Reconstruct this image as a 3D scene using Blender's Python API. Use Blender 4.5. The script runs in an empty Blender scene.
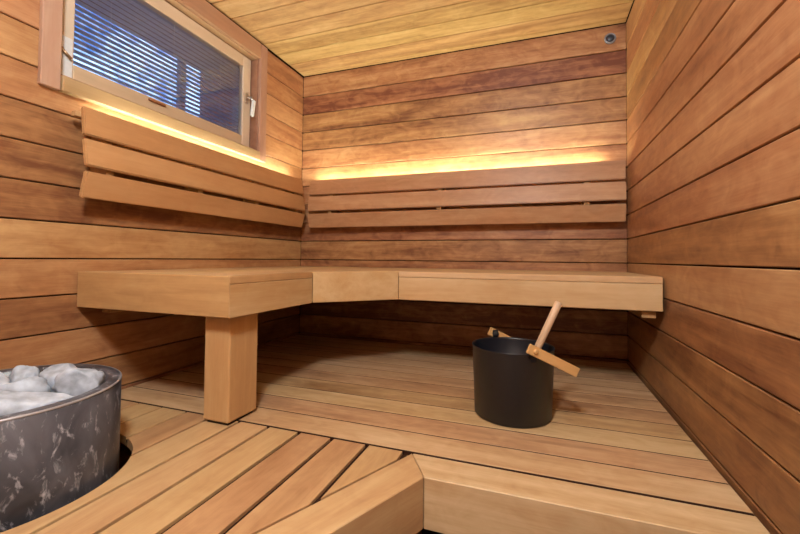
import bpy, bmesh, math, random
from mathutils import Vector, Matrix, noise
random.seed(7)
C = bpy.context.scene.collection
W = 2.213          # room width
ZF = -0.571        # top of the raised deck
ZC = 1.4185        # ceiling
YF = -3.45         # front wall
ZL = -0.95         # lower floor
H = 0.14           # height of a wall board

# ------------------------------------------------------------------ materials
def nt(name):
    m = bpy.data.materials.new(name); m.use_nodes = True
    t = m.node_tree; b = t.nodes['Principled BSDF']
    return m, t, b
def N(t, kind, **kw):
    n = t.nodes.new(kind)
    for k, v in kw.items():
        if k in n.inputs.keys(): n.inputs[k].default_value = v
        else: setattr(n, k, v)
    return n
def math_node(t, op, a, b):
    n = t.nodes.new('ShaderNodeMath'); n.operation = op
    for i, x in enumerate((a, b)):
        if isinstance(x, (int, float)): n.inputs[i].default_value = x
        else: t.links.new(x, n.inputs[i])
    return n.outputs[0]

def wood(name, axis, dark, mid, light, rough=0.5, mottle=1.0, grain=1.12, vary=0.14, spec=0.35):
    """boards whose grain runs along the given local axis; every loose board gets its own tone"""
    m, t, b = nt(name); L = t.links.new
    co = N(t, 'ShaderNodeTexCoord'); geo = N(t, 'ShaderNodeNewGeometry')
    at = N(t, 'ShaderNodeAttribute'); at.attribute_name = 'tone'
    rnd = geo.outputs['Random Per Island']
    off = N(t, 'ShaderNodeVectorMath', operation='SCALE'); cmb = N(t, 'ShaderNodeCombineXYZ')
    L(rnd, cmb.inputs[0]); L(math_node(t, 'MULTIPLY', rnd, 3.7), cmb.inputs[1]); L(math_node(t, 'MULTIPLY', rnd, 7.3), cmb.inputs[2])
    L(cmb.outputs[0], off.inputs[0]); off.inputs['Scale'].default_value = 9.0
    add = N(t, 'ShaderNodeVectorMath', operation='ADD'); L(co.outputs['Object'], add.inputs[0]); L(off.outputs[0], add.inputs[1])
    def mapped(along, across):
        mp = N(t, 'ShaderNodeMapping')
        s = [across]*3; s['XYZ'.index(axis)] = along
        mp.inputs['Scale'].default_value = s
        L(add.outputs[0], mp.inputs['Vector']); return mp.outputs[0]
    def noi(vec, det=4, dist=0.0, rough_=0.55):
        n = N(t, 'ShaderNodeTexNoise'); n.inputs['Scale'].default_value = 1
        n.inputs['Detail'].default_value = det; n.inputs['Distortion'].default_value = dist
        n.inputs['Roughness'].default_value = rough_; L(vec, n.inputs['Vector']); return n.outputs['Fac']
    big = noi(mapped(1.1, 7.0), 3, 1.2)          # broad flame figure
    fig = noi(mapped(2.2, 26.0), 5, 0.6)         # streaks
    fib = noi(mapped(9.0, 190.0), 3)             # pores
    mot = noi(mapped(9.0, 15.0), 4, 1.5)         # cross-grain shimmer
    s = math_node(t, 'MULTIPLY', math_node(t, 'SUBTRACT', big, 0.5), 1.1*grain)
    s = math_node(t, 'ADD', s, math_node(t, 'MULTIPLY', math_node(t, 'SUBTRACT', fig, 0.5), 0.75*grain))
    s = math_node(t, 'ADD', s, math_node(t, 'MULTIPLY', math_node(t, 'SUBTRACT', fib, 0.5), 0.35*grain))
    s = math_node(t, 'ADD', s, math_node(t, 'MULTIPLY', math_node(t, 'SUBTRACT', mot, 0.5), 0.55*mottle))
    s = math_node(t, 'ADD', s, math_node(t, 'MULTIPLY', math_node(t, 'SUBTRACT', rnd, 0.5), vary*2))
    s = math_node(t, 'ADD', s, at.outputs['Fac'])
    r = N(t, 'ShaderNodeValToRGB'); L(s, r.inputs[0])
    e = r.color_ramp.elements
    e[0].position = 0.05; e[0].color = (*dark, 1); e[1].position = 0.95; e[1].color = (*light, 1)
    x = e.new(0.5); x.color = (*mid, 1)
    # a slight hue drift from board to board
    hs = N(t, 'ShaderNodeHueSaturation')
    L(math_node(t, 'ADD', math_node(t, 'MULTIPLY', math_node(t, 'FRACT', math_node(t, 'MULTIPLY', rnd, 13.7), 0), 0.014), 0.493), hs.inputs['Hue'])
    L(r.outputs[0], hs.inputs['Color']); L(hs.outputs[0], b.inputs['Base Color'])
    b.inputs['Specular IOR Level'].default_value = spec
    L(math_node(t, 'ADD', math_node(t, 'MULTIPLY', fig, 0.22), rough-0.11), b.inputs['Roughness'])
    bp = N(t, 'ShaderNodeBump'); bp.inputs['Strength'].default_value = 0.12; bp.inputs['Distance'].default_value = 0.002
    L(math_node(t, 'ADD', fig, fib), bp.inputs['Height']); L(bp.outputs[0], b.inputs['Normal'])
    return m
def plain(name, col, rough=0.5, metal=0.0, spec=0.5, bumpy=0.0, scale=60):
    m, t, b = nt(name)
    n = N(t, 'ShaderNodeTexNoise'); n.inputs['Scale'].default_value = scale
    co = N(t, 'ShaderNodeTexCoord'); t.links.new(co.outputs['Object'], n.inputs['Vector'])
    r = N(t, 'ShaderNodeValToRGB'); t.links.new(n.outputs['Fac'], r.inputs[0])
    r.color_ramp.elements[0].color = (*[c*0.88 for c in col], 1); r.color_ramp.elements[1].color = (*[min(1, c*1.1) for c in col], 1)
    t.links.new(r.outputs[0], b.inputs['Base Color'])
    b.inputs['Roughness'].default_value = rough; b.inputs['Metallic'].default_value = metal
    b.inputs['Specular IOR Level'].default_value = spec
    if bumpy:
        bp = N(t, 'ShaderNodeBump'); bp.inputs['Strength'].default_value = bumpy; bp.inputs['Distance'].default_value = 0.004
        t.links.new(n.outputs['Fac'], bp.inputs['Height']); t.links.new(bp.outputs[0], b.inputs['Normal'])
    return m

WD, WM, WL = (0.180, 0.062, 0.029), (0.42, 0.190, 0.080), (0.61, 0.345, 0.160)
wallY = wood('wall_wood_y', 'Y', WD, WM, WL, 0.45, grain=.85, vary=.10)
wallX = wood('wall_wood_x', 'X', WD, WM, WL, 0.42, mottle=1.5)
ceilX = wood('ceiling_wood', 'X', (0.37, 0.195, 0.080), (0.62, 0.39, 0.175), (0.78, 0.56, 0.29), 0.5, vary=.05)
BD, BM_, BL = (0.34, 0.155, 0.058), (0.55, 0.312, 0.135), (0.70, 0.48, 0.265)
benX = wood('bench_wood_x', 'X', BD, BM_, BL, 0.5, mottle=.45, grain=.55, vary=.02)
benY = wood('bench_wood_y', 'Y', BD, BM_, BL, 0.5, mottle=.45, grain=.55, vary=.02)
benZ = wood('bench_wood_z', 'Z', BD, BM_, BL, 0.5, mottle=.3, grain=.5, vary=.04)
slatX = wood('slat_wood_x', 'X', (0.30, 0.125, 0.055), (0.50, 0.25, 0.12), (0.66, 0.40, 0.22), 0.42, mottle=.8, grain=.6, vary=.04)
slatY = wood('slat_wood_y', 'Y', (0.33, 0.13, 0.050), (0.52, 0.260, 0.105), (0.66, 0.38, 0.175), 0.5, mottle=.4, grain=.45, vary=.02)
decX = wood('deck_wood_x', 'X', (0.26, 0.115, 0.050), (0.54, 0.325, 0.165), (0.72, 0.51, 0.30), 0.5, mottle=.9, grain=.8, vary=.07)
decY = wood('deck_wood_y', 'Y', (0.31, 0.140, 0.060), (0.54, 0.310, 0.150), (0.70, 0.475, 0.25), 0.5, mottle=.7, grain=.6, vary=.07)
pine = wood('sash_wood_y', 'Y', (0.50, 0.34, 0.20), (0.66, 0.49, 0.32), (0.78, 0.63, 0.45), 0.4, mottle=.2, grain=.3, vary=.04)
pineZ = wood('sash_wood_z', 'Z', (0.54, 0.39, 0.26), (0.69, 0.54, 0.39), (0.80, 0.67, 0.52), 0.4, mottle=.2, grain=.3, vary=.04)
trimY = wood('trim_wood_y', 'Y', (0.28, 0.13, 0.07), (0.44, 0.23, 0.13), (0.58, 0.35, 0.21), 0.5, mottle=.3, grain=.5, vary=.05)
sillY = wood('sill_wood', 'Y', (0.24, 0.13, 0.055), (0.38, 0.24, 0.11), (0.50, 0.34, 0.18), 0.5, mottle=.3, grain=.5, vary=.05)
trimZ = wood('trim_wood_z', 'Z', (0.30, 0.15, 0.09), (0.46, 0.26, 0.17), (0.60, 0.40, 0.28), 0.5, mottle=.5, grain=.5, vary=.05)
bamboo = wood('light_handle_wood', 'X', (0.46, 0.23, 0.07), (0.68, 0.40, 0.15), (0.80, 0.56, 0.27), 0.4, mottle=.2, grain=.5, vary=.02)
dowelZ = wood('dowel_wood', 'Z', (0.46, 0.27, 0.14), (0.63, 0.42, 0.25), (0.76, 0.56, 0.36), 0.4, mottle=.2, grain=.6, vary=.02)
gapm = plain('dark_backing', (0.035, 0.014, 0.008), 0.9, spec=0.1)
bucketm = plain('black_coated_steel', (0.006, 0.008, 0.014), 0.36, spec=0.5)
blackp = plain('black_plastic', (0.015, 0.015, 0.018), 0.5)
steel = plain('brushed_steel', (0.55, 0.53, 0.50), 0.3, metal=1.0)
plate = plain('white_plate', (0.72, 0.70, 0.68), 0.4)
rubber = plain('black_rubber', (0.02, 0.018, 0.016), 0.8)
tile = plain('dark_floor_tile', (0.05, 0.035, 0.035), 0.5, bumpy=.1)
blindm = plain('silver_blind_slat', (0.62, 0.67, 0.76), 0.4, metal=0.1)
cordm = plain('blind_cord', (0.7, 0.7, 0.7), 0.6)
outm = plain('grey_outer_frame', (0.35, 0.37, 0.40), 0.5)
ventr = plain('grey_vent_ring', (0.30, 0.31, 0.35), 0.35, metal=.5)
ventd = plain('dark_vent_cap', (0.03, 0.035, 0.05), 0.4)
def stone_mat():
    m, t, b = nt('pale_heater_stone'); L = t.links.new
    co = N(t, 'ShaderNodeTexCoord'); n = N(t, 'ShaderNodeTexNoise'); n.inputs['Scale'].default_value = 28; n.inputs['Detail'].default_value = 6
    L(co.outputs['Object'], n.inputs['Vector'])
    r = N(t, 'ShaderNodeValToRGB'); L(n.outputs['Fac'], r.inputs[0])
    r.color_ramp.elements[0].position = .3; r.color_ramp.elements[0].color = (0.30, 0.33, 0.39, 1)
    r.color_ramp.elements[1].position = .65; r.color_ramp.elements[1].color = (0.58, 0.63, 0.73, 1)
    L(r.outputs[0], b.inputs['Base Color']); b.inputs['Roughness'].default_value = .6
    bp = N(t, 'ShaderNodeBump'); bp.inputs['Strength'].default_value = .5; bp.inputs['Distance'].default_value = .004
    L(n.outputs['Fac'], bp.inputs['Height']); L(bp.outputs[0], b.inputs['Normal'])
    return m
stonem = stone_mat()
def soap():
    m, t, b = nt('speckled_soapstone'); L = t.links.new
    co = N(t, 'ShaderNodeTexCoord')
    mp = N(t, 'ShaderNodeMapping'); mp.inputs['Scale'].default_value = (1, 1, .55); L(co.outputs['Object'], mp.inputs[0])
    n1 = N(t, 'ShaderNodeTexNoise'); n1.inputs['Scale'].default_value = 11; n1.inputs['Detail'].default_value = 5; n1.inputs['Distortion'].default_value = .5
    n2 = N(t, 'ShaderNodeTexNoise'); n2.inputs['Scale'].default_value = 42; n2.inputs['Detail'].default_value = 7; n2.inputs['Roughness'].default_value = .65; n2.inputs['Distortion'].default_value = .5
    L(mp.outputs[0], n1.inputs[0]); L(mp.outputs[0], n2.inputs[0])
    r1 = N(t, 'ShaderNodeValToRGB'); L(n1.outputs['Fac'], r1.inputs[0])
    r1.color_ramp.elements[0].position = .3; r1.color_ramp.elements[0].color = (.022, .023, .030, 1)
    r1.color_ramp.elements[1].position = .7; r1.color_ramp.elements[1].color = (.12, .12, .145, 1)
    r2 = N(t, 'ShaderNodeValToRGB'); L(n2.outputs['Fac'], r2.inputs[0])
    r2.color_ramp.elements[0].position = .55; r2.color_ramp.elements[0].color = (0, 0, 0, 1)
    r2.color_ramp.elements[1].position = .74; r2.color_ramp.elements[1].color = (.8, .8, .8, 1)
    mx = N(t, 'ShaderNodeMixRGB'); L(r2.outputs[0], mx.inputs[0]); L(r1.outputs[0], mx.inputs[1]); mx.inputs[2].default_value = (.58, .57, .62, 1)
    L(mx.outputs[0], b.inputs['Base Color']); b.inputs['Roughness'].default_value = .38
    return m
soapm = soap()
def emis(name, col, s):
    m, t, b = nt(name); b.inputs['Base Color'].default_value = (.8, .8, .8, 1)
    b.inputs['Emission Color'].default_value = (*col, 1); b.inputs['Emission Strength'].default_value = s; return m
def glass_mat():
    m, t, b = nt('window_glass')
    b.inputs['Base Color'].default_value = (.93, .96, 1, 1); b.inputs['Roughness'].default_value = 0.0
    b.inputs['IOR'].default_value = 1.6; b.inputs['Transmission Weight'].default_value = 1.0
    return m
glassm = glass_mat()

# ------------------------------------------------------------------ helpers
def new_bm():
    bm = bmesh.new(); bm.faces.layers.float.new('tone'); return bm
def box(bm, x0, x1, y0, y1, z0, z1, tone=.5, bev=.0025, seg=1):
    tmp = bmesh.new(); ly = tmp.faces.layers.float.new('tone')
    bmesh.ops.create_cube(tmp, size=1.0)
    for v in tmp.verts:
        v.co = Vector(((x0+x1)/2+v.co.x*(x1-x0), (y0+y1)/2+v.co.y*(y1-y0), (z0+z1)/2+v.co.z*(z1-z0)))
    if bev: bmesh.ops.bevel(tmp, geom=tmp.edges[:], offset=bev, segments=seg, affect='EDGES', profile=.5)
    merge(bm, tmp, tone)
def merge(bm, tmp, tone=.5, mat=None):
    lt = bm.faces.layers.float['tone']; vm = {}
    for v in tmp.verts: vm[v] = bm.verts.new(mat @ v.co if mat else v.co)
    for f in tmp.faces:
        nf = bm.faces.new([vm[v] for v in f.verts]); nf[lt] = tone; nf.smooth = f.smooth
    tmp.free()
def prism(bm, poly, z0, z1, tone=.5, bev=.0025, mat=None, seg=1):
    """upright prism over a convex-ish polygon (x, y)"""
    tmp = bmesh.new()
    lo = [tmp.verts.new((x, y, z0)) for x, y in poly]; hi = [tmp.verts.new((x, y, z1)) for x, y in poly]
    n = len(poly); tmp.faces.new(lo[::-1]); tmp.faces.new(hi)
    for i in range(n): tmp.faces.new((lo[i], lo[(i+1) % n], hi[(i+1) % n], hi[i]))
    bmesh.ops.recalc_face_normals(tmp, faces=tmp.faces[:])
    if bev: bmesh.ops.bevel(tmp, geom=tmp.edges[:], offset=bev, segments=seg, affect='EDGES', profile=.5)
    merge(bm, tmp, tone, mat)
def lathe(bm, prof, cx=0, cy=0, n=64, tone=.5, smooth=True):
    """closed or open profile [(r, z)] spun about a vertical axis"""
    tmp = bmesh.new(); rings = []
    for r, z in prof:
        rings.append([tmp.verts.new((cx+r*math.cos(2*math.pi*i/n), cy+r*math.sin(2*math.pi*i/n), z)) for i in range(n)])
    for a, b in zip(rings, rings[1:]):
        for i in range(n):
            f = tmp.faces.new((a[i], a[(i+1) % n], b[(i+1) % n], b[i])); f.smooth = smooth
    if prof[0][0] < 1e-3 or prof[-1][0] < 1e-3: bmesh.ops.remove_doubles(tmp, verts=tmp.verts[:], dist=1e-5)
    bmesh.ops.recalc_face_normals(tmp, faces=tmp.faces[:])
    merge(bm, tmp, tone)
def rod(bm, a, b, r0, r1=None, n=20, tone=.5, cap=.3):
    a, b = Vector(a), Vector(b); d = b-a; Lh = d.length; r1 = r1 or r0
    tmp = bmesh.new()
    q = d.to_track_quat('Z', 'Y').to_matrix().to_4x4(); q.translation = a
    e = min(r0, r1)*cap
    prof = [(1e-5, 0), (r0-e, 0), (r0, e), (r1, Lh-e), (r1-e, Lh), (1e-5, Lh)]
    rings = [[tmp.verts.new((r*math.cos(2*math.pi*i/n), r*math.sin(2*math.pi*i/n), z)) for i in range(n)] for r, z in prof]
    for p, s in zip(rings, rings[1:]):
        for i in range(n):
            f = tmp.faces.new((p[i], p[(i+1) % n], s[(i+1) % n], s[i])); f.smooth = True
    bmesh.ops.remove_doubles(tmp, verts=tmp.verts[:], dist=1e-4)
    bmesh.ops.recalc_face_normals(tmp, faces=tmp.faces[:])
    merge(bm, tmp, tone, q)
def obj(name, bm, mat, parent=None, mats=None):
    me = bpy.data.meshes.new(name); bm.to_mesh(me); bm.free()
    for m in (mats or [mat]): me.materials.append(m)
    o = bpy.data.objects.new(name, me); C.objects.link(o)
    if parent: o.parent = parent; o.location = -Vector(parent.location) if parent.get('_w') else o.location
    return o
def tag(o, label, cat, group=None):
    o['label'] = label; o['category'] = cat
    if group: o['group'] = group
    return o
def thing(name, label, cat, loc=(0, 0, 0), group=None):
    o = bpy.data.objects.new(name, None); C.objects.link(o); o.location = loc; o.empty_display_size = .1
    return tag(o, label, cat, group)
def part(name, bm, mat, parent):
    """mesh given in world coordinates, hung under its thing (or under a part of it)"""
    off = Vector((0, 0, 0)); q = parent
    while q: off += Vector(q.location); q = q.parent
    for v in bm.verts: v.co -= off
    return obj(name, bm, mat, parent)
def structure(o): o['kind'] = 'structure'; return o

# ------------------------------------------------------------------ room shell
G = .0025   # half the gap between boards
SEAM = lambda k: (10-k)*H
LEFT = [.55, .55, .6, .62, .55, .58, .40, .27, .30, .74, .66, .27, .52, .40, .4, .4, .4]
BACK = [.52, .34, .47, .56, .60, .70, .5, .5, .26, .40, .36, .22, .2, .2, .2, .3, .3]  # boards below the bench toned down to paint in its shadow
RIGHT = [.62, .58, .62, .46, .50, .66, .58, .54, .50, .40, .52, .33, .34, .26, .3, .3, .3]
WY0, WY1, WZ0, WZ1 = -1.645, -.515, .700, 1.310      # window opening in the left wall
# left wall
bm = new_bm()
for i in range(17):
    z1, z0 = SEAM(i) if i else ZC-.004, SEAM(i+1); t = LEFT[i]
    if i == 0:
        box(bm, -.022, 0, YF, WY0, z0+G, z1-G, t); box(bm, -.022, 0, WY1, 0, z0+G, z1-G, t); box(bm, -.022, 0, WY0, WY1, WZ1, z1-G, t)
    elif z0 >= WZ0-.001 and z1 <= WZ1:
        box(bm, -.022, 0, YF, WY0, z0+G, z1-G, t); box(bm, -.022, 0, WY1, 0, z0+G, z1-G, t)
    elif z1 > ZL: box(bm, -.022, 0, YF, 0, max(z0+G, ZL), z1-G, t)
structure(obj('wall_left', bm, wallY))
bm = new_bm()
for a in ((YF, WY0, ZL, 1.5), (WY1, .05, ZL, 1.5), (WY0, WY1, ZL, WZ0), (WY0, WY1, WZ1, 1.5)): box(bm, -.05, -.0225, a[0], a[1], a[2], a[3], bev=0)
structure(obj('backing_1', bm, gapm))  # dark backing sheet behind the left wall boards
# back wall
bm = new_bm()
for i in range(17):
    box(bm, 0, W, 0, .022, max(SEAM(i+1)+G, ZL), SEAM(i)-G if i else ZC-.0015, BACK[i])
structure(obj('wall_back', bm, wallX))
bm = new_bm(); box(bm, -.05, W+.05, .0225, .05, ZL, 1.5, bev=0); structure(obj('backing_2', bm, gapm))  # dark sheet backing the rear wall boards
# right wall
bm = new_bm()
for i in range(17):
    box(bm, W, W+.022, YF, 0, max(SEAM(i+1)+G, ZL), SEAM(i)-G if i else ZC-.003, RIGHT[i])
structure(obj('wall_right', bm, wallY))
bm = new_bm(); box(bm, W+.0225, W+.05, YF, .05, ZL, 1.5, bev=0); structure(obj('backing_3', bm, gapm))  # dark sheet backing the right wall boards
# front wall, behind the camera
bm = new_bm()
for i in range(17):
    box(bm, 0, W, YF-.022, YF, max(SEAM(i+1)+G, ZL), SEAM(i)-G, .5)
structure(obj('wall_front', bm, wallX))
bm = new_bm(); box(bm, -.05, W+.05, YF-.05, YF-.0225, ZL, 1.5, bev=0); structure(obj('backing_4', bm, gapm))  # dark sheet backing the front wall boards
# ceiling boards run across the room
bm = new_bm(); y = -.003; P = .145; yn = -.055
first = True
while y > YF:
    box(bm, .008, W-.004, max(yn, YF)+.0024, y-.0024, ZC, ZC+.02, .5+random.uniform(-.08, .08))
    y, yn = yn, yn-P
structure(obj('ceiling', bm, ceilX))
bm = new_bm(); box(bm, -.05, W+.05, YF-.05, .05, ZC+.0205, ZC+.05, bev=0); structure(obj('backing_5', bm, gapm))  # dark backing sheet above the ceiling boards
# lower floor
bm = new_bm(); box(bm, -.05, W+.05, YF-.05, .05, ZL-.06, ZL, bev=0); structure(obj('floor', bm, tile))

# ------------------------------------------------------------------ window
win = bpy.data.objects.new('window_1', None); C.objects.link(win); win.location = (0, (WY0+WY1)/2, WZ0); structure(win)
bm = new_bm()   # casing on the room side
box(bm, .0005, .022, WY0-.058, WY0+.006, WZ0-.062, ZC-.012, .62)
box(bm, .0005, .022, WY1-.004, WY1+.060, WZ0-.062, ZC-.012, .40)
part('casing_upright', bm, trimZ, win)
bm = new_bm()
box(bm, .0005, .030, WY0+.008, WY1-.006, WZ0-.062, WZ0-.004, .62)
part('window_sill', bm, sillY, win)
bm = new_bm()
box(bm, .0005, .022, WY0+.008, WY1-.006, WZ1-.004, ZC-.012, .5)
part('casing_head', bm, trimY, win)
bm = new_bm()   # reveal lining
box(bm, -.14, .000, WY0, WY0+.010, WZ0, WZ1, .4); box(bm, -.14, .000, WY1-.010, WY1, WZ0, WZ1, .32)
box(bm, -.14, .000, WY0+.011, WY1-.011, WZ1-.010, WZ1, .65); box(bm, -.14, .000, WY0+.011, WY1-.011, WZ0, WZ0+.010, .55)
part('reveal', bm, trimY, win)
SY0, SY1, SZ0, SZ1 = WY0+.013, WY1-.028, WZ0+.014, WZ1-.016
M = .068; XA, XB = -.078, -.038
bm = new_bm(); box(bm, XA, XB, SY0, SY0+M, SZ0, SZ1, .5); box(bm, XA, XB, SY1-M, SY1, SZ0, SZ1, .5)
sash = part('sash_upright', bm, pineZ, win)
bm = new_bm(); box(bm, XA, XB, SY0+M+.0005, SY1-M-.0005, SZ0, SZ0+M, .35); box(bm, XA, XB, SY0+M+.0005, SY1-M-.0005, SZ1-M, SZ1, .5)
part('sash_rail', bm, pine, win)
bm = new_bm(); box(bm, -.052, -.048, SY0+M-.004, SY1-M+.004, SZ0+M-.004, SZ1-M+.004, bev=0)
part('glass_pane', bm, glassm, win)
bm = new_bm(); box(bm, -.072, -.068, SY0+M-.004, SY1-M+.004, SZ0+M-.004, SZ1-M+.004, bev=0)
part('glass_pane', bm, glassm, win)
# venetian blind behind the glass
bm = new_bm(); z = SZ0+M+.008; a = math.radians(14)
while z < SZ1-M-.004:
    tmp = bmesh.new(); k = 6; rows = []
    for j in range(k+1):
        u = -.0115+.023*j/k; bow = .0022*(1-(u/.0115)**2)
        dx, dz = u*math.cos(a)-bow*math.sin(a), u*math.sin(a)+bow*math.cos(a)
        rows.append([tmp.verts.new((-.092+dx, yy, z+dz)) for yy in (SY0+.03, SY1-.03)])
    for p, q in zip(rows, rows[1:]):
        f = tmp.faces.new((p[0], p[1], q[1], q[0])); f.smooth = True
    r = bmesh.ops.solidify(tmp, geom=tmp.faces[:], thickness=.0004)
    merge(bm, tmp); z += .0235
part('blind', bm, blindm, win)
bm = new_bm()
for yy in (-1.40, -1.08, -.76): box(bm, -.0795, -.0785, yy-.0007, yy+.0007, SZ0+M-.01, SZ1-M+.01, bev=0)
part('blind_cord', bm, cordm, win)
bm = new_bm()   # deep outer reveal of the wall
for a_ in ((WY0-.07, WY0-.01, WZ0-.03, WZ1+.06), (WY1+.02, WY1+.08, WZ0-.03, WZ1+.06), (WY0-.01, WY1+.02, WZ1+.0, WZ1+.06), (WY0-.01, WY1+.02, WZ0-.09, WZ0-.03)): box(bm, -.52, -.171, *a_, bev=0)
part('outer_reveal', bm, plain('dark_outer_boards', (.22, .17, .15), .8), win)
bm = new_bm()   # outer frame further out
box(bm, -.17, -.125, WY0-.01, WY0+.05, WZ0-.02, WZ1+.02); box(bm, -.17, -.125, WY1-.05, WY1+.01, WZ0-.02, WZ1+.02)
box(bm, -.17, -.125, WY0+.051, WY1-.051, WZ0-.02, WZ0+.04); box(bm, -.17, -.125, WY0+.051, WY1-.051, WZ1-.04, WZ1+.02)
box(bm, -.50, -.47, -.70, -.655, WZ0-.03, WZ1, bev=0)
part('outer_frame', bm, outm, win)
# espagnolette handle on the far upright
hy, hz = SY1-.036, 1.030
bm = new_bm(); box(bm, -.038, -.031, hy-.012, hy+.012, hz-.034, hz+.034, bev=.003, seg=2)
h = part('window_handle', bm, steel, win)
bm = new_bm(); rod(bm, (-.031, hy, hz), (-.002, hy, hz), .008); rod(bm, (-.004, hy, hz+.004), (.006, hy+.004, hz-.02), .008)
part('spindle', bm, steel, h)
bm = new_bm()
tmp = bmesh.new(); bmesh.ops.create_cube(tmp, size=1)
for v in tmp.verts: v.co = Vector((v.co.x*.020, v.co.y*.027, v.co.z*.110))
bmesh.ops.bevel(tmp, geom=tmp.edges[:], offset=.006, segments=3, affect='EDGES')
merge(bm, tmp, .5, Matrix.Translation((.006, hy+.010, hz-.066)) @ Matrix.Rotation(math.radians(-8), 4, 'X'))
part('lever', bm, plate, h)
# keeper plate with small latch on the near upright
bm = new_bm(); box(bm, -.038, -.035, SY0+.004, SY0+M-.006, SZ0+.006, SZ0+.165, bev=.001)
kp = part('latch_plate', bm, plate, win)
bm = new_bm(); rod(bm, (-.034, SY0+.022, SZ0+.115), (-.026, SY0+.026, SZ0+.100), .006); rod(bm, (-.027, SY0+.025, SZ0+.102), (-.024, SY0+.052, SZ0+.080), .0055)
part('latch', bm, plain('bronze_latch', (.45, .27, .14), .35, metal=.7), kp)
bm = new_bm(); box(bm, -.038, -.026, -1.245, -1.155, SZ0+.046, SZ0+.058, .2, bev=.003)
part('finger_pull', bm, wood('pull_wood', 'Y', (.3, .12, .05), (.5, .22, .1), (.6, .3, .15), vary=.01), win)

# ------------------------------------------------------------------ raised deck
plat = thing('sauna_platform', 'raised slatted wooden deck with a mitred front step, filling the sauna under the bench', 'platform', (1.1, -.7, ZF))
T = .028
bm = new_bm(); PY = .1288; y1 = -.006
seams = [-1.446+PY*k for k in range(0, 12)]
tones = [.60, .47, .60, .42, .44, .55, .48, .5, .45, .4, .45, .4]
for k in range(12):
    a = seams[k]+.003; b = (seams[k+1] if k < 11 else -.006)-.003
    if b-a > .02: box(bm, .010, W-.012, a, min(b, -.006), ZF-T, ZF, tones[k], bev=.001)
part('rear_decking', bm, decX, plat)
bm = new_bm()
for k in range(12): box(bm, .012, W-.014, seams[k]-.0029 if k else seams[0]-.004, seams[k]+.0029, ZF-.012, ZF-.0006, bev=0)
part('gap_shade', bm, gapm, plat)  # dark strips added so the gaps between rear boards look shaded
sb = new_bm()
# front boards run towards the camera, cut by the diagonal step edge and by the round heater opening
nx, ny = .908, -.418; P0 = Vector((1.369, -1.454))
def diagx(y, off=0.0):          # x of the nosing's back edge at depth y
    return P0.x + (y-P0.y)*(.418/.908)-off/.908
bm = new_bm(); ft = [.5, .52, .5, .50, .44, .58, .56, .50, .44, .42, .42, .4]
xs = [-.017+.124*k for k in range(12)]; xs[0] = .010
Y1, YB = -1.4535, YF+.01
for k in range(11):
    ga = .0018+.0006*k if k < 8 else .007; gb = .0018+.0006*(k+1) if k < 7 else .007
    a, b = xs[k]+ga, xs[k+1]-gb
    bl = P0.y + (b-(P0.x-.006))*(.908/.418); al = P0.y + (a-(P0.x-.006))*(.908/.418)
    poly = []
    if a > diagx(Y1, .006): continue
    if b < diagx(YB, .006): poly = [(a, YB), (b, YB), (b, Y1), (a, Y1)]
    else:
        xt = min(b, diagx(Y1, .006))
        if b <= xt+1e-6: poly = [(a, max(al, YB)), (b, bl), (b, Y1), (a, Y1)]
        else: poly = [(a, max(al, YB)), (xt, Y1), (a, Y1)]
    prism(bm, poly, ZF-T, ZF, ft[k], bev=.001)
    ye = max(YB, P0.y+(b-(P0.x-.006))*(.908/.418))
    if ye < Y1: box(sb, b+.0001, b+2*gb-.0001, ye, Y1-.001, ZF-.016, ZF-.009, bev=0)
fd = part('front_decking', bm, decY, plat)
cb = new_bm(); lathe(cb, [(1e-5, ZF-.2), (.298, ZF-.2), (.298, ZF+.2), (1e-5, ZF+.2)], .39, -1.965, n=96, smooth=False)
cut = obj('cutter', cb, gapm)
md = fd.modifiers.new('b', 'BOOLEAN'); md.operation = 'DIFFERENCE'; md.solver = 'EXACT'; md.object = cut
bpy.context.view_layer.update()
dg = bpy.context.evaluated_depsgraph_get()
nm = bpy.data.meshes.new_from_object(fd.evaluated_get(dg)); fd.modifiers.clear(); fd.data = nm
fs = part('gap_shade', sb, gapm, plat)  # added dark strips standing in for shade in the front gaps
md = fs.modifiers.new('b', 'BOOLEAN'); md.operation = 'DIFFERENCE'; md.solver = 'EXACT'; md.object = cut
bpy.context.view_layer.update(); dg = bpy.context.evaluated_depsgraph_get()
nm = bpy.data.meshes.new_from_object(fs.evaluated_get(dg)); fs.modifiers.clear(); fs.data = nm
bpy.data.objects.remove(cut)
# nosing beams
BH = .137
fy = -1.567; by = -1.4535
inner, outer = (1.3715, by), (1.440, fy)
bm = new_bm(); prism(bm, [(inner[0]+.001, inner[1]), (outer[0]+.001, outer[1]), (W-.012, fy), (W-.012, by)], ZF-BH, ZF, .60, bev=.002)
part('edge_beam', bm, decX, plat)
LD = 1.75; dx, dy = -.418*LD, -.908*LD
# modelled with its length along local Y so the grain follows it
ang = math.atan2(.418, .908)
bm = new_bm(); prism(bm, [(inner[0]-.001, inner[1]), (outer[0]-.001, outer[1]), (outer[0]-.001+dx, outer[1]+dy), (inner[0]-.001+dx, inner[1]+dy)], ZF-BH, ZF, .50, bev=.002)
for v in bm.verts: v.co -= Vector((1.1, -.7, ZF)); 
Rm = Matrix.Rotation(-ang, 4, 'Z')
piv = Vector((outer[0]-1.1, outer[1]+.7, 0))
for v in bm.verts: v.co = Rm.inverted() @ (v.co-piv)
eb = obj('edge_beam', bm, decY, plat); eb.location = piv; eb.rotation_euler = (0, 0, -ang)
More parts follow.
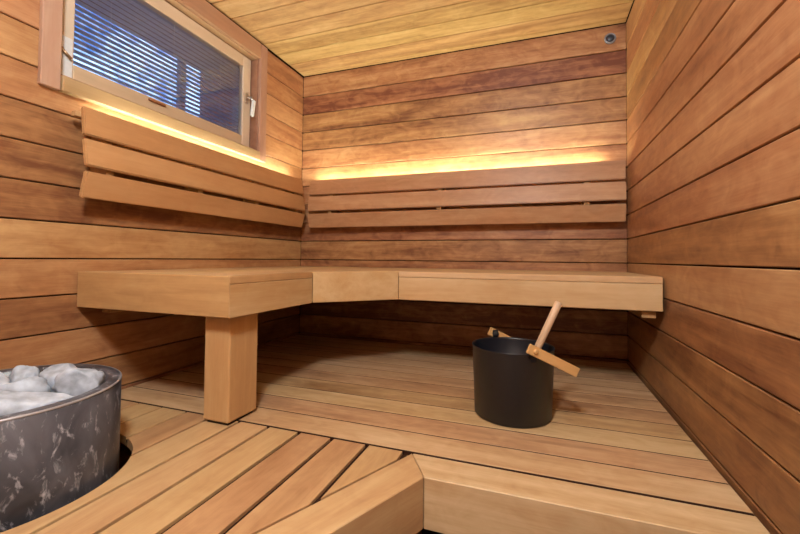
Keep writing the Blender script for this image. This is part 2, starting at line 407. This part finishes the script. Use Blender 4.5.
# joists carrying the boards
bm = new_bm()
for x in (.06, .75, 1.45, 2.12): box(bm, x, x+.045, -1.40, -.02, ZF-T-.10, ZF-T-.001, .3)
box(bm, .75, .795, -3.3, -1.45, ZF-T-.10, ZF-T-.001, .3)
for x, y in ((.06, -.1), (2.12, -.1), (.06, -1.3), (2.12, -1.3), (1.3, -1.3), (.75, -1.3), (.75, -3.2)): box(bm, x, x+.045, y, y+.045, ZL, ZF-T-.101, .3)
part('joist_frame', bm, wood('joist_wood', 'Y', WD, WM, WL), plat)

# ------------------------------------------------------------------ L-shaped bench
ZB = -.051; ZU = -.191; YE = -1.553; XE = .762; YR = -.745
bench = thing('corner_bench', 'pale wooden L-shaped corner bench with a splayed inner corner along the left and back walls', 'bench', (.4, -.6, ZF))
c1, c2 = (XE, -1.048), (1.068, YR)
bm = new_bm()   # seat boards: left wing along the wall
n = 6; x0 = .006; wdt = (XE-.004-x0)/n
for k in range(n): box(bm, x0+k*wdt+.002, x0+(k+1)*wdt-.002, YE+.030, -.005, ZB-T, ZB, .66)
part('left_seat_boards', bm, benY, bench)
bm = new_bm(); n = 6; wdt = (-YR-.035-.004)/n
for k in range(n):
    a = YR+.035+k*wdt; box(bm, XE+.004, W-.010, a+.002, a+wdt-.002, ZB-T, ZB, .66)
prism(bm, [(XE+.004, c1[1]+.040), (c2[0]-.040, YR+.033), (XE+.004, YR+.033)], ZB-T, ZB, .62)
part('rear_seat_boards', bm, benX, bench)
FT = .030
bm = new_bm(); prism(bm, [(.006, YE), (XE-.0003, YE), (XE-FT-.0003, YE+FT), (.006, YE+FT)], ZU, ZB, .40)            # end fascia, full height
part('end_fascia', bm, benX, bench)
bm = new_bm()
sp = [(XE, YE+.0003), (XE, c1[1]-.0005), (XE-FT, c1[1]-.0005), (XE-FT, YE+FT+.0003)]
prism(bm, sp, ZU, ZB-T-.0005, .60, bev=.0015); prism(bm, sp, ZB-T, ZB, .44)
part('side_fascia', bm, benY, bench)
bm = new_bm(); o = FT*.7071
prism(bm, [(c1[0]+.0003, c1[1]+.0003), (c2[0]-.0003, c2[1]-.0003), (c2[0]-.014, c2[1]+FT), (c1[0]-.0005, c1[1]+.030+o*.5)], ZU, ZB, .62)
part('corner_fascia', bm, benX, bench)
bm = new_bm()
box(bm, c2[0], W-.012, YR, YR+FT, ZU, ZB-T-.001, .66); box(bm, c2[0], W-.012, YR, YR+FT, ZB-T, ZB, .76)
part('rear_fascia', bm, benX, bench)
bm = new_bm(); box(bm, .612, .724, -1.506, -1.360, ZF+.010, ZU-.001, .50, bev=.006, seg=2)
lg = part('leg', bm, benZ, bench)
bm = new_bm(); box(bm, .622, .714, -1.496, -1.370, ZF, ZF+.0095, bev=.001)
part('foot', bm, rubber, lg)
for args in ((W-.082, W-.030, YR+.028, -.02), (.010, .060, -1.46, -.02)):
    bm = new_bm(); box(bm, args[0], args[1], args[2], args[3], ZU-.032, ZU-.001 if args[2] < -1 else ZU-.001, .42); part('bearer', bm, benY, bench)
bm = new_bm(); box(bm, XE-FT-.045, XE-FT-.002, -1.34, -.80, ZU, ZB-T-.001, .42); box(bm, .10, .70, -1.50, -1.455, ZU, ZB-T-.001, .42)
part('bearer', bm, benY, bench)

# ------------------------------------------------------------------ backrests
PROF = [((.070, .583), (.082, .473)), ((.082, .458), (.099, .352)), ((.099, .337), (.072, .238))]   # back face (distance from wall, height)
TH = .021
def slat_poly(a, b):
    (d0, z0), (d1, z1) = a, b; v = Vector((d1-d0, z1-z0)).normalized(); nrm = Vector((-v.y, v.x))
    if nrm.x < 0: nrm = -nrm
    return [(d0, z0), (d1, z1), (d1+nrm.x*TH, z1+nrm.y*TH), (d0+nrm.x*TH, z0+nrm.y*TH)]
def backrest(label, along, s0, s1, mat, tones, brackets, dz=0):
    root = thing('slatted_back_panel', label, 'backrest', (0.0, (s0+s1)/2, .4+dz) if along == 'Y' else ((s0+s1)/2, 0.0, .4+dz), 'slatted backrests on the walls')
    def place(poly, a, b, tone, name, m, bev=.004):
        bm = new_bm(); tmp = bmesh.new(); rows = []
        for s in (a, b):
            rows.append([tmp.verts.new((d, s, z+dz) if along == 'Y' else (s, -d, z+dz)) for d, z in poly])
        k = len(poly); tmp.faces.new(rows[0]); tmp.faces.new(rows[1][::-1])
        for i in range(k): tmp.faces.new((rows[0][i], rows[1][i], rows[1][(i+1) % k], rows[0][(i+1) % k]))
        bmesh.ops.recalc_face_normals(tmp, faces=tmp.faces[:])
        bmesh.ops.bevel(tmp, geom=tmp.edges[:], offset=bev, segments=2, affect='EDGES')
        merge(bm, tmp, tone); return part(name, bm, m, root)
    for (a, b), t in zip(PROF, tones): place(slat_poly(a, b), s0, s1, t, 'slat', mat)
    for s in brackets:
        place([(.001, .560), (.0705, .560), (.0815, .466), (.0985, .347), (.0655, .262), (.001, .262)], s-.015, s+.015, .3, 'bracket', benZ, .001)
    return root
backrest('curved three-slat wooden backrest on the left wall below the window', 'Y', -1.600, -.128, slatY, [.50, .58, .62], [-1.50, -1.05, -.62, -.20])
bm = new_bm(); box(bm, .040, .066, -1.612, -1.52, .546, .568, .5, bev=.002); part('bracket', bm, benZ, bpy.data.objects['slatted_back_panel'])
backrest('curved three-slat wooden backrest on the back wall, facing the room', 'X', .128, W-.024, slatX, [.50, .54, .56], [.30, 1.11, 1.99])

# ------------------------------------------------------------------ LED strips behind the backrests
ledw = emis('warm_led', (.95, .93, .62), 94.0)
ledl = emis('warm_white_led', (.94, .97, .78), 66.0)
def led(label, along, s0, s1, m):
    mid = (s0+s1)/2
    root = thing('led_strip', label, 'light strip', (0, mid, .55) if along == 'Y' else (mid, 0, .55), 'light strips behind the backrests')
    for nm_, z0, z1, d0, d1, mm in (('profile', .562, .5695, .034, .056, steel), ('diffuser', .570, .573, .036, .054, m)):
        bm = new_bm()
        # leave room for the backrest brackets
        if along == 'Y': box(bm, d0, d1, s0, s1, z0, z1, bev=0)
        else: box(bm, s0, s1, -d1, -d0, z0, z1, bev=0)
        part(nm_, bm, mm, root)
led('warm light strip glowing behind the top slat under the window', 'Y', -1.515, -.17, ledl)
led('warm light strip glowing behind the top slat on the back wall', 'X', .16, 2.07, ledw)

# ------------------------------------------------------------------ round cap on the back wall
v = thing('wall_vent', 'small round dark cap high on the back wall near the right corner', 'vent', (2.128, 0, 1.338))
def disc(prof, m, name, parent):
    bm = new_bm(); lathe(bm, prof, n=40)
    Rx = Matrix.Rotation(math.radians(90), 4, 'X')
    for q in bm.verts: q.co = Rx @ q.co
    o = obj(name, bm, m, parent); return o
disc([(.023, 0.0005), (.032, .0005), (.032, .006), (.028, .010), (.023, .010), (.023, .0005)], ventr, 'ring', v)
disc([(1e-5, .0005), (.0225, .0005), (.0225, .007), (.015, .012), (1e-5, .013)], ventd, 'cap', v)

# ------------------------------------------------------------------ heater with stones
hx, hy_ = .39, -1.965
heat = thing('sauna_heater', 'round dark speckled stone sauna heater sunk through the deck on the left', 'heater', (hx, hy_, ZL))
bm = new_bm(); ZT = -.345; R = .265
lathe(bm, [(R-.055, -.46), (R-.050, ZT-.030), (R-.034, ZT-.003), (R-.032, ZT), (R-.004, ZT), (R, ZT-.004), (R, ZL+.02), (R-.02, ZL), (1e-5, ZL)], hx, hy_, 128)
body = part('body', bm, soapm, heat)
for poly in body.data.polygons: poly.use_smooth = True
bm = new_bm(); lathe(bm, [(1e-5, -.47), (R-.056, -.47), (R-.056, -.455), (1e-5, -.455)], hx, hy_, 64)
part('grate', bm, blackp, heat)
# thin bright edge line around the rim
bm = new_bm(); lathe(bm, [(R+.0002, ZT-.0045), (R+.0012, ZT-.0035), (R+.0010, ZT-.001), (R-.001, ZT+.0008), (R-.003, ZT+.0004)], hx, hy_, 128)
part('rim_edge', bm, plain('pale_rim', (.45, .44, .47), .35, metal=.4), heat)
def stone(i, label, loc, size, rot, seed, rugged=.22, grp='pale stones on the heater'):
    tmp = bmesh.new(); bmesh.ops.create_icosphere(tmp, subdivisions=4, radius=1)
    o = Vector((seed*13.1, seed*5.7, seed*3.3))
    rs = random.Random(seed); planes = []
    for k in range(9):
        d = Vector((rs.gauss(0, 1), rs.gauss(0, 1), rs.gauss(0, 1))).normalized(); planes.append((d, rs.uniform(.52, .85)))
    size = [q*1.03 for q in size]
    for v in tmp.verts:
        d = v.co.normalized(); c = d.copy()
        for pn, h_ in planes:
            q = c.dot(pn)
            if q > h_: c -= pn*(q-h_)
        c *= 1 + rugged*.35*(noise.noise(d*1.6+o)) + rugged*.30*noise.noise(d*5+o)
        v.co = Vector((c.x*size[0], c.y*size[1], c.z*size[2]))
    for f in tmp.faces: f.smooth = True
    bm = new_bm(); merge(bm, tmp)
    ob = obj('heater_stone', bm, stonem); ob.location = (loc[0], loc[1], loc[2]+.010); ob.rotation_euler = [math.radians(a) for a in rot]
    return tag(ob, label, 'stone', grp)
stone(0, 'craggy pale stone at the right end of the heater pile, against the rim', (.522, -1.850, -.362), (.056, .050, .060), (10, 20, 40), 3, .40)
stone(1, 'broad flat-topped pale stone at the back of the pile, left of the craggy one', (.404, -1.825, -.362), (.070, .050, .052), (5, 0, 30), 5)
stone(2, 'largest smooth pale stone at the front right of the pile in the heater', (.545, -1.985, -.368), (.098, .056, .046), (8, 5, 55), 8, .15)
stone(3, 'pale stone at the front of the pile cut by the left edge of the picture', (.500, -2.100, -.368), (.060, .046, .052), (0, 10, -60), 11)
stone(4, 'rounded pale stone at the back left of the pile, cut by the picture edge', (.310, -1.955, -.362), (.062, .050, .050), (15, 0, 10), 14)
stone(5, 'small pale stone wedged between the two back stones of the pile', (.298, -1.865, -.366), (.040, .038, .044), (0, 0, 70), 17)
stone(6, 'pale stone lying in the middle of the pile behind the largest one', (.420, -1.935, -.366), (.060, .044, .050), (-12, 8, 45), 21)
for k, (x, y) in enumerate(((.28, -2.07), (.37, -2.12), (.22, -1.98))):
    stone(7+k, 'pale stone on the hidden left side of the heater pile', (x, y, -.372), (.052, .048, .05), (9*k, 20*k, 50*k), 31+k)

# ------------------------------------------------------------------ bucket
bx, by_ = 1.634, -1.027; RB, RT, HB = .141, .151, .258; ZR = ZF+HB
bk = thing('sauna_bucket', 'black metal sauna bucket with a wooden bail handle, standing on the deck', 'bucket', (bx, by_, ZF))
bm = new_bm()
lathe(bm, [(1e-5, ZF+.0005), (RB-.006, ZF+.0005), (RB, ZF+.006), (RT-.001, ZR-.004), (RT+.001, ZR-.001), (RT, ZR+.001), (RT-.003, ZR), (RT-.004, ZR-.005), (RB-.004, ZF+.012), (1e-5, ZF+.010)], bx, by_, 96)
part('body', bm, bucketm, bk)
# pivots on opposite sides of the rim
ax = Vector((.50, -.866)).normalized()     # from the far pivot towards the near one
perp = Vector((.866, .50)).normalized()    # the bail falls this way
for s, nm_ in ((1, 'near'), (-1, 'far')):
    p = Vector((bx, by_))+ax*s*(RT-.001)
    e0 = p-perp*0; 
    bm = new_bm()
    q = Vector((bx, by_))+ax*s*(RT+.004)
    # upright ear of black steel
    tmp = bmesh.new(); bmesh.ops.create_cube(tmp, size=1)
    for w in tmp.verts: w.co = Vector((w.co.x*.024, w.co.y*.004, w.co.z*.056))
    bmesh.ops.bevel(tmp, geom=tmp.edges[:], offset=.0018, segments=2, affect='EDGES')
    Mx = Matrix.Translation((q.x, q.y, ZR+.002)) @ Matrix.Rotation(math.atan2(perp.y, perp.x), 4, 'Z')
    merge(bm, tmp, .5, Mx); ear = part('ear', bm, bucketm, bk)
    # wooden arm outside the ear
    qa = Vector((bx, by_))+ax*s*(RT+.013)
    armL, back = .180, .026; tilt = math.radians(26)
    tmp = bmesh.new(); bmesh.ops.create_cube(tmp, size=1)
    for w in tmp.verts: w.co = Vector(((w.co.x+.5)*(armL+back)-back, w.co.y*.012, w.co.z*.034))
    bmesh.ops.bevel(tmp, geom=tmp.edges[:], offset=.002, segments=2, affect='EDGES')
    bm = new_bm(); merge(bm, tmp, .5)
    arm = obj('handle_arm', bm, bamboo, bk); arm.location = (qa.x-bx, qa.y-by_, ZR+.014-ZF)
    arm.rotation_euler = (0, tilt, math.atan2(perp.y, perp.x))
    # knob through arm and ear
    bm = new_bm(); a0 = Vector((qa.x, qa.y, ZR+.014)); d3 = Vector((ax.x, ax.y, 0))*s
    rod(bm, a0-d3*(.014 if s == 1 else .022), a0+d3*.012, .0085 if s == 1 else .012)
    part('knob', bm, bamboo if s == 1 else blackp, bk)
# grip joining the far ends of the arms
bm = new_bm(); g0 = Vector((bx, by_))+perp*(.173*math.cos(tilt)); zg = ZR+.014-.173*math.sin(tilt)
a3 = Vector((g0.x, g0.y, zg)); d3 = Vector((ax.x, ax.y, 0))
rod(bm, a3-d3*(RT+.006), a3+d3*(RT+.006), .009)
part('handle_grip', bm, bamboo, bk)

# ladle leaning inside the bucket
tip = Vector((1.797, -1.075, -.137)); base = Vector((1.628, -1.085, ZF+.040))
lad = thing('sauna_ladle', 'wooden-handled ladle leaning inside the black bucket', 'ladle', tuple(base))
dv = (tip-base)
bm = new_bm(); me_len = dv.length
rod(bm, (0, 0, .06), (0, 0, me_len), .0125, .0135)
hd = obj('handle', bm, dowelZ, lad); hd.rotation_euler = dv.to_track_quat('Z', 'Y').to_euler()
bm = new_bm(); lathe(bm, [(1e-5, -.018), (.030, -.014), (.040, .0), (.043, .026), (.041, .026), (.038, .002), (.028, -.011), (1e-5, -.015)], 0, 0, 40)
cup = obj('cup', bm, steel, lad); cup.location = (-.030, .010, -.006)
bm = new_bm(); rod(bm, (0, 0, .0), (0, 0, .075), .004); fr = obj('ferrule', bm, steel, lad); fr.rotation_euler = hd.rotation_euler

# ------------------------------------------------------------------ light
def point(name, loc, power, rad, col):
    l = bpy.data.lights.new(name, 'POINT'); l.energy = power; l.shadow_soft_size = rad; l.color = col
    o = bpy.data.objects.new(name, l); C.objects.link(o); o.location = loc; o['kind'] = 'helper'; return o
point('ceiling_lamp', (1.52, -2.70, 1.30), 138, .14, (.86, .97, 1.03))

w = bpy.data.worlds.new('evening'); bpy.context.scene.world = w; w.use_nodes = True
t = w.node_tree; bg = t.nodes['Background']
co = t.nodes.new('ShaderNodeTexCoord'); sx = t.nodes.new('ShaderNodeSeparateXYZ'); rp = t.nodes.new('ShaderNodeValToRGB')
t.links.new(co.outputs['Generated'], sx.inputs[0]); t.links.new(sx.outputs['Z'], rp.inputs[0]); t.links.new(rp.outputs[0], bg.inputs[0])
e = rp.color_ramp.elements
e[0].position = 0.10; e[0].color = (.04, .17, .42, 1); e[1].position = .85; e[1].color = (.04, .14, .34, 1)
for p_, c_ in ((.22, (.44, .68, .95)), (.60, (.40, .64, .95))):
    q_ = e.new(p_); q_.color = (*c_, 1)
# branches and foliage breaking up the evening sky
nz = t.nodes.new('ShaderNodeTexNoise'); nz.inputs['Scale'].default_value = 26; nz.inputs['Detail'].default_value = 4
t.links.new(co.outputs['Generated'], nz.inputs['Vector'])
nr = t.nodes.new('ShaderNodeValToRGB'); t.links.new(nz.outputs['Fac'], nr.inputs[0])
nr.color_ramp.elements[0].position = .38; nr.color_ramp.elements[0].color = (.06, .2, .42, 1)
nr.color_ramp.elements[1].position = .60; nr.color_ramp.elements[1].color = (1, 1, 1, 1)
mu = t.nodes.new('ShaderNodeMixRGB'); mu.blend_type = 'MULTIPLY'; mu.inputs[0].default_value = 1
t.links.new(rp.outputs[0], mu.inputs[1]); t.links.new(nr.outputs[0], mu.inputs[2]); t.links.new(mu.outputs[0], bg.inputs[0])
bg.inputs[1].default_value = 3.0

# ------------------------------------------------------------------ camera
cam = bpy.data.cameras.new('camera'); co_ = bpy.data.objects.new('camera', cam); C.objects.link(co_)
Rm = ((0.94252, -0.334149, -0.000683), (0.334008, 0.942177, -0.027228), (0.009742, 0.025434, 0.999629))
m4 = Matrix(((Rm[0][0], Rm[0][2], -Rm[0][1], 1.73046), (Rm[1][0], Rm[1][2], -Rm[1][1], -2.59548), (Rm[2][0], Rm[2][2], -Rm[2][1], .012836), (0, 0, 0, 1)))
co_.matrix_world = m4
cam.sensor_width = 36; cam.lens = 392.872/800*36; cam.shift_y = -.01831*1000/800; cam.clip_start = .02
bpy.context.scene.camera = co_
s = bpy.context.scene
s.view_settings.view_transform = 'Standard'; s.view_settings.look = 'None'; s.view_settings.gamma = 1; s.view_settings.use_curve_mapping = False
s.view_settings.exposure = 0.0
s.cycles.max_bounces = 12; s.cycles.diffuse_bounces = 2; s.cycles.transmission_bounces = 8
s.cycles.sample_clamp_indirect = 6
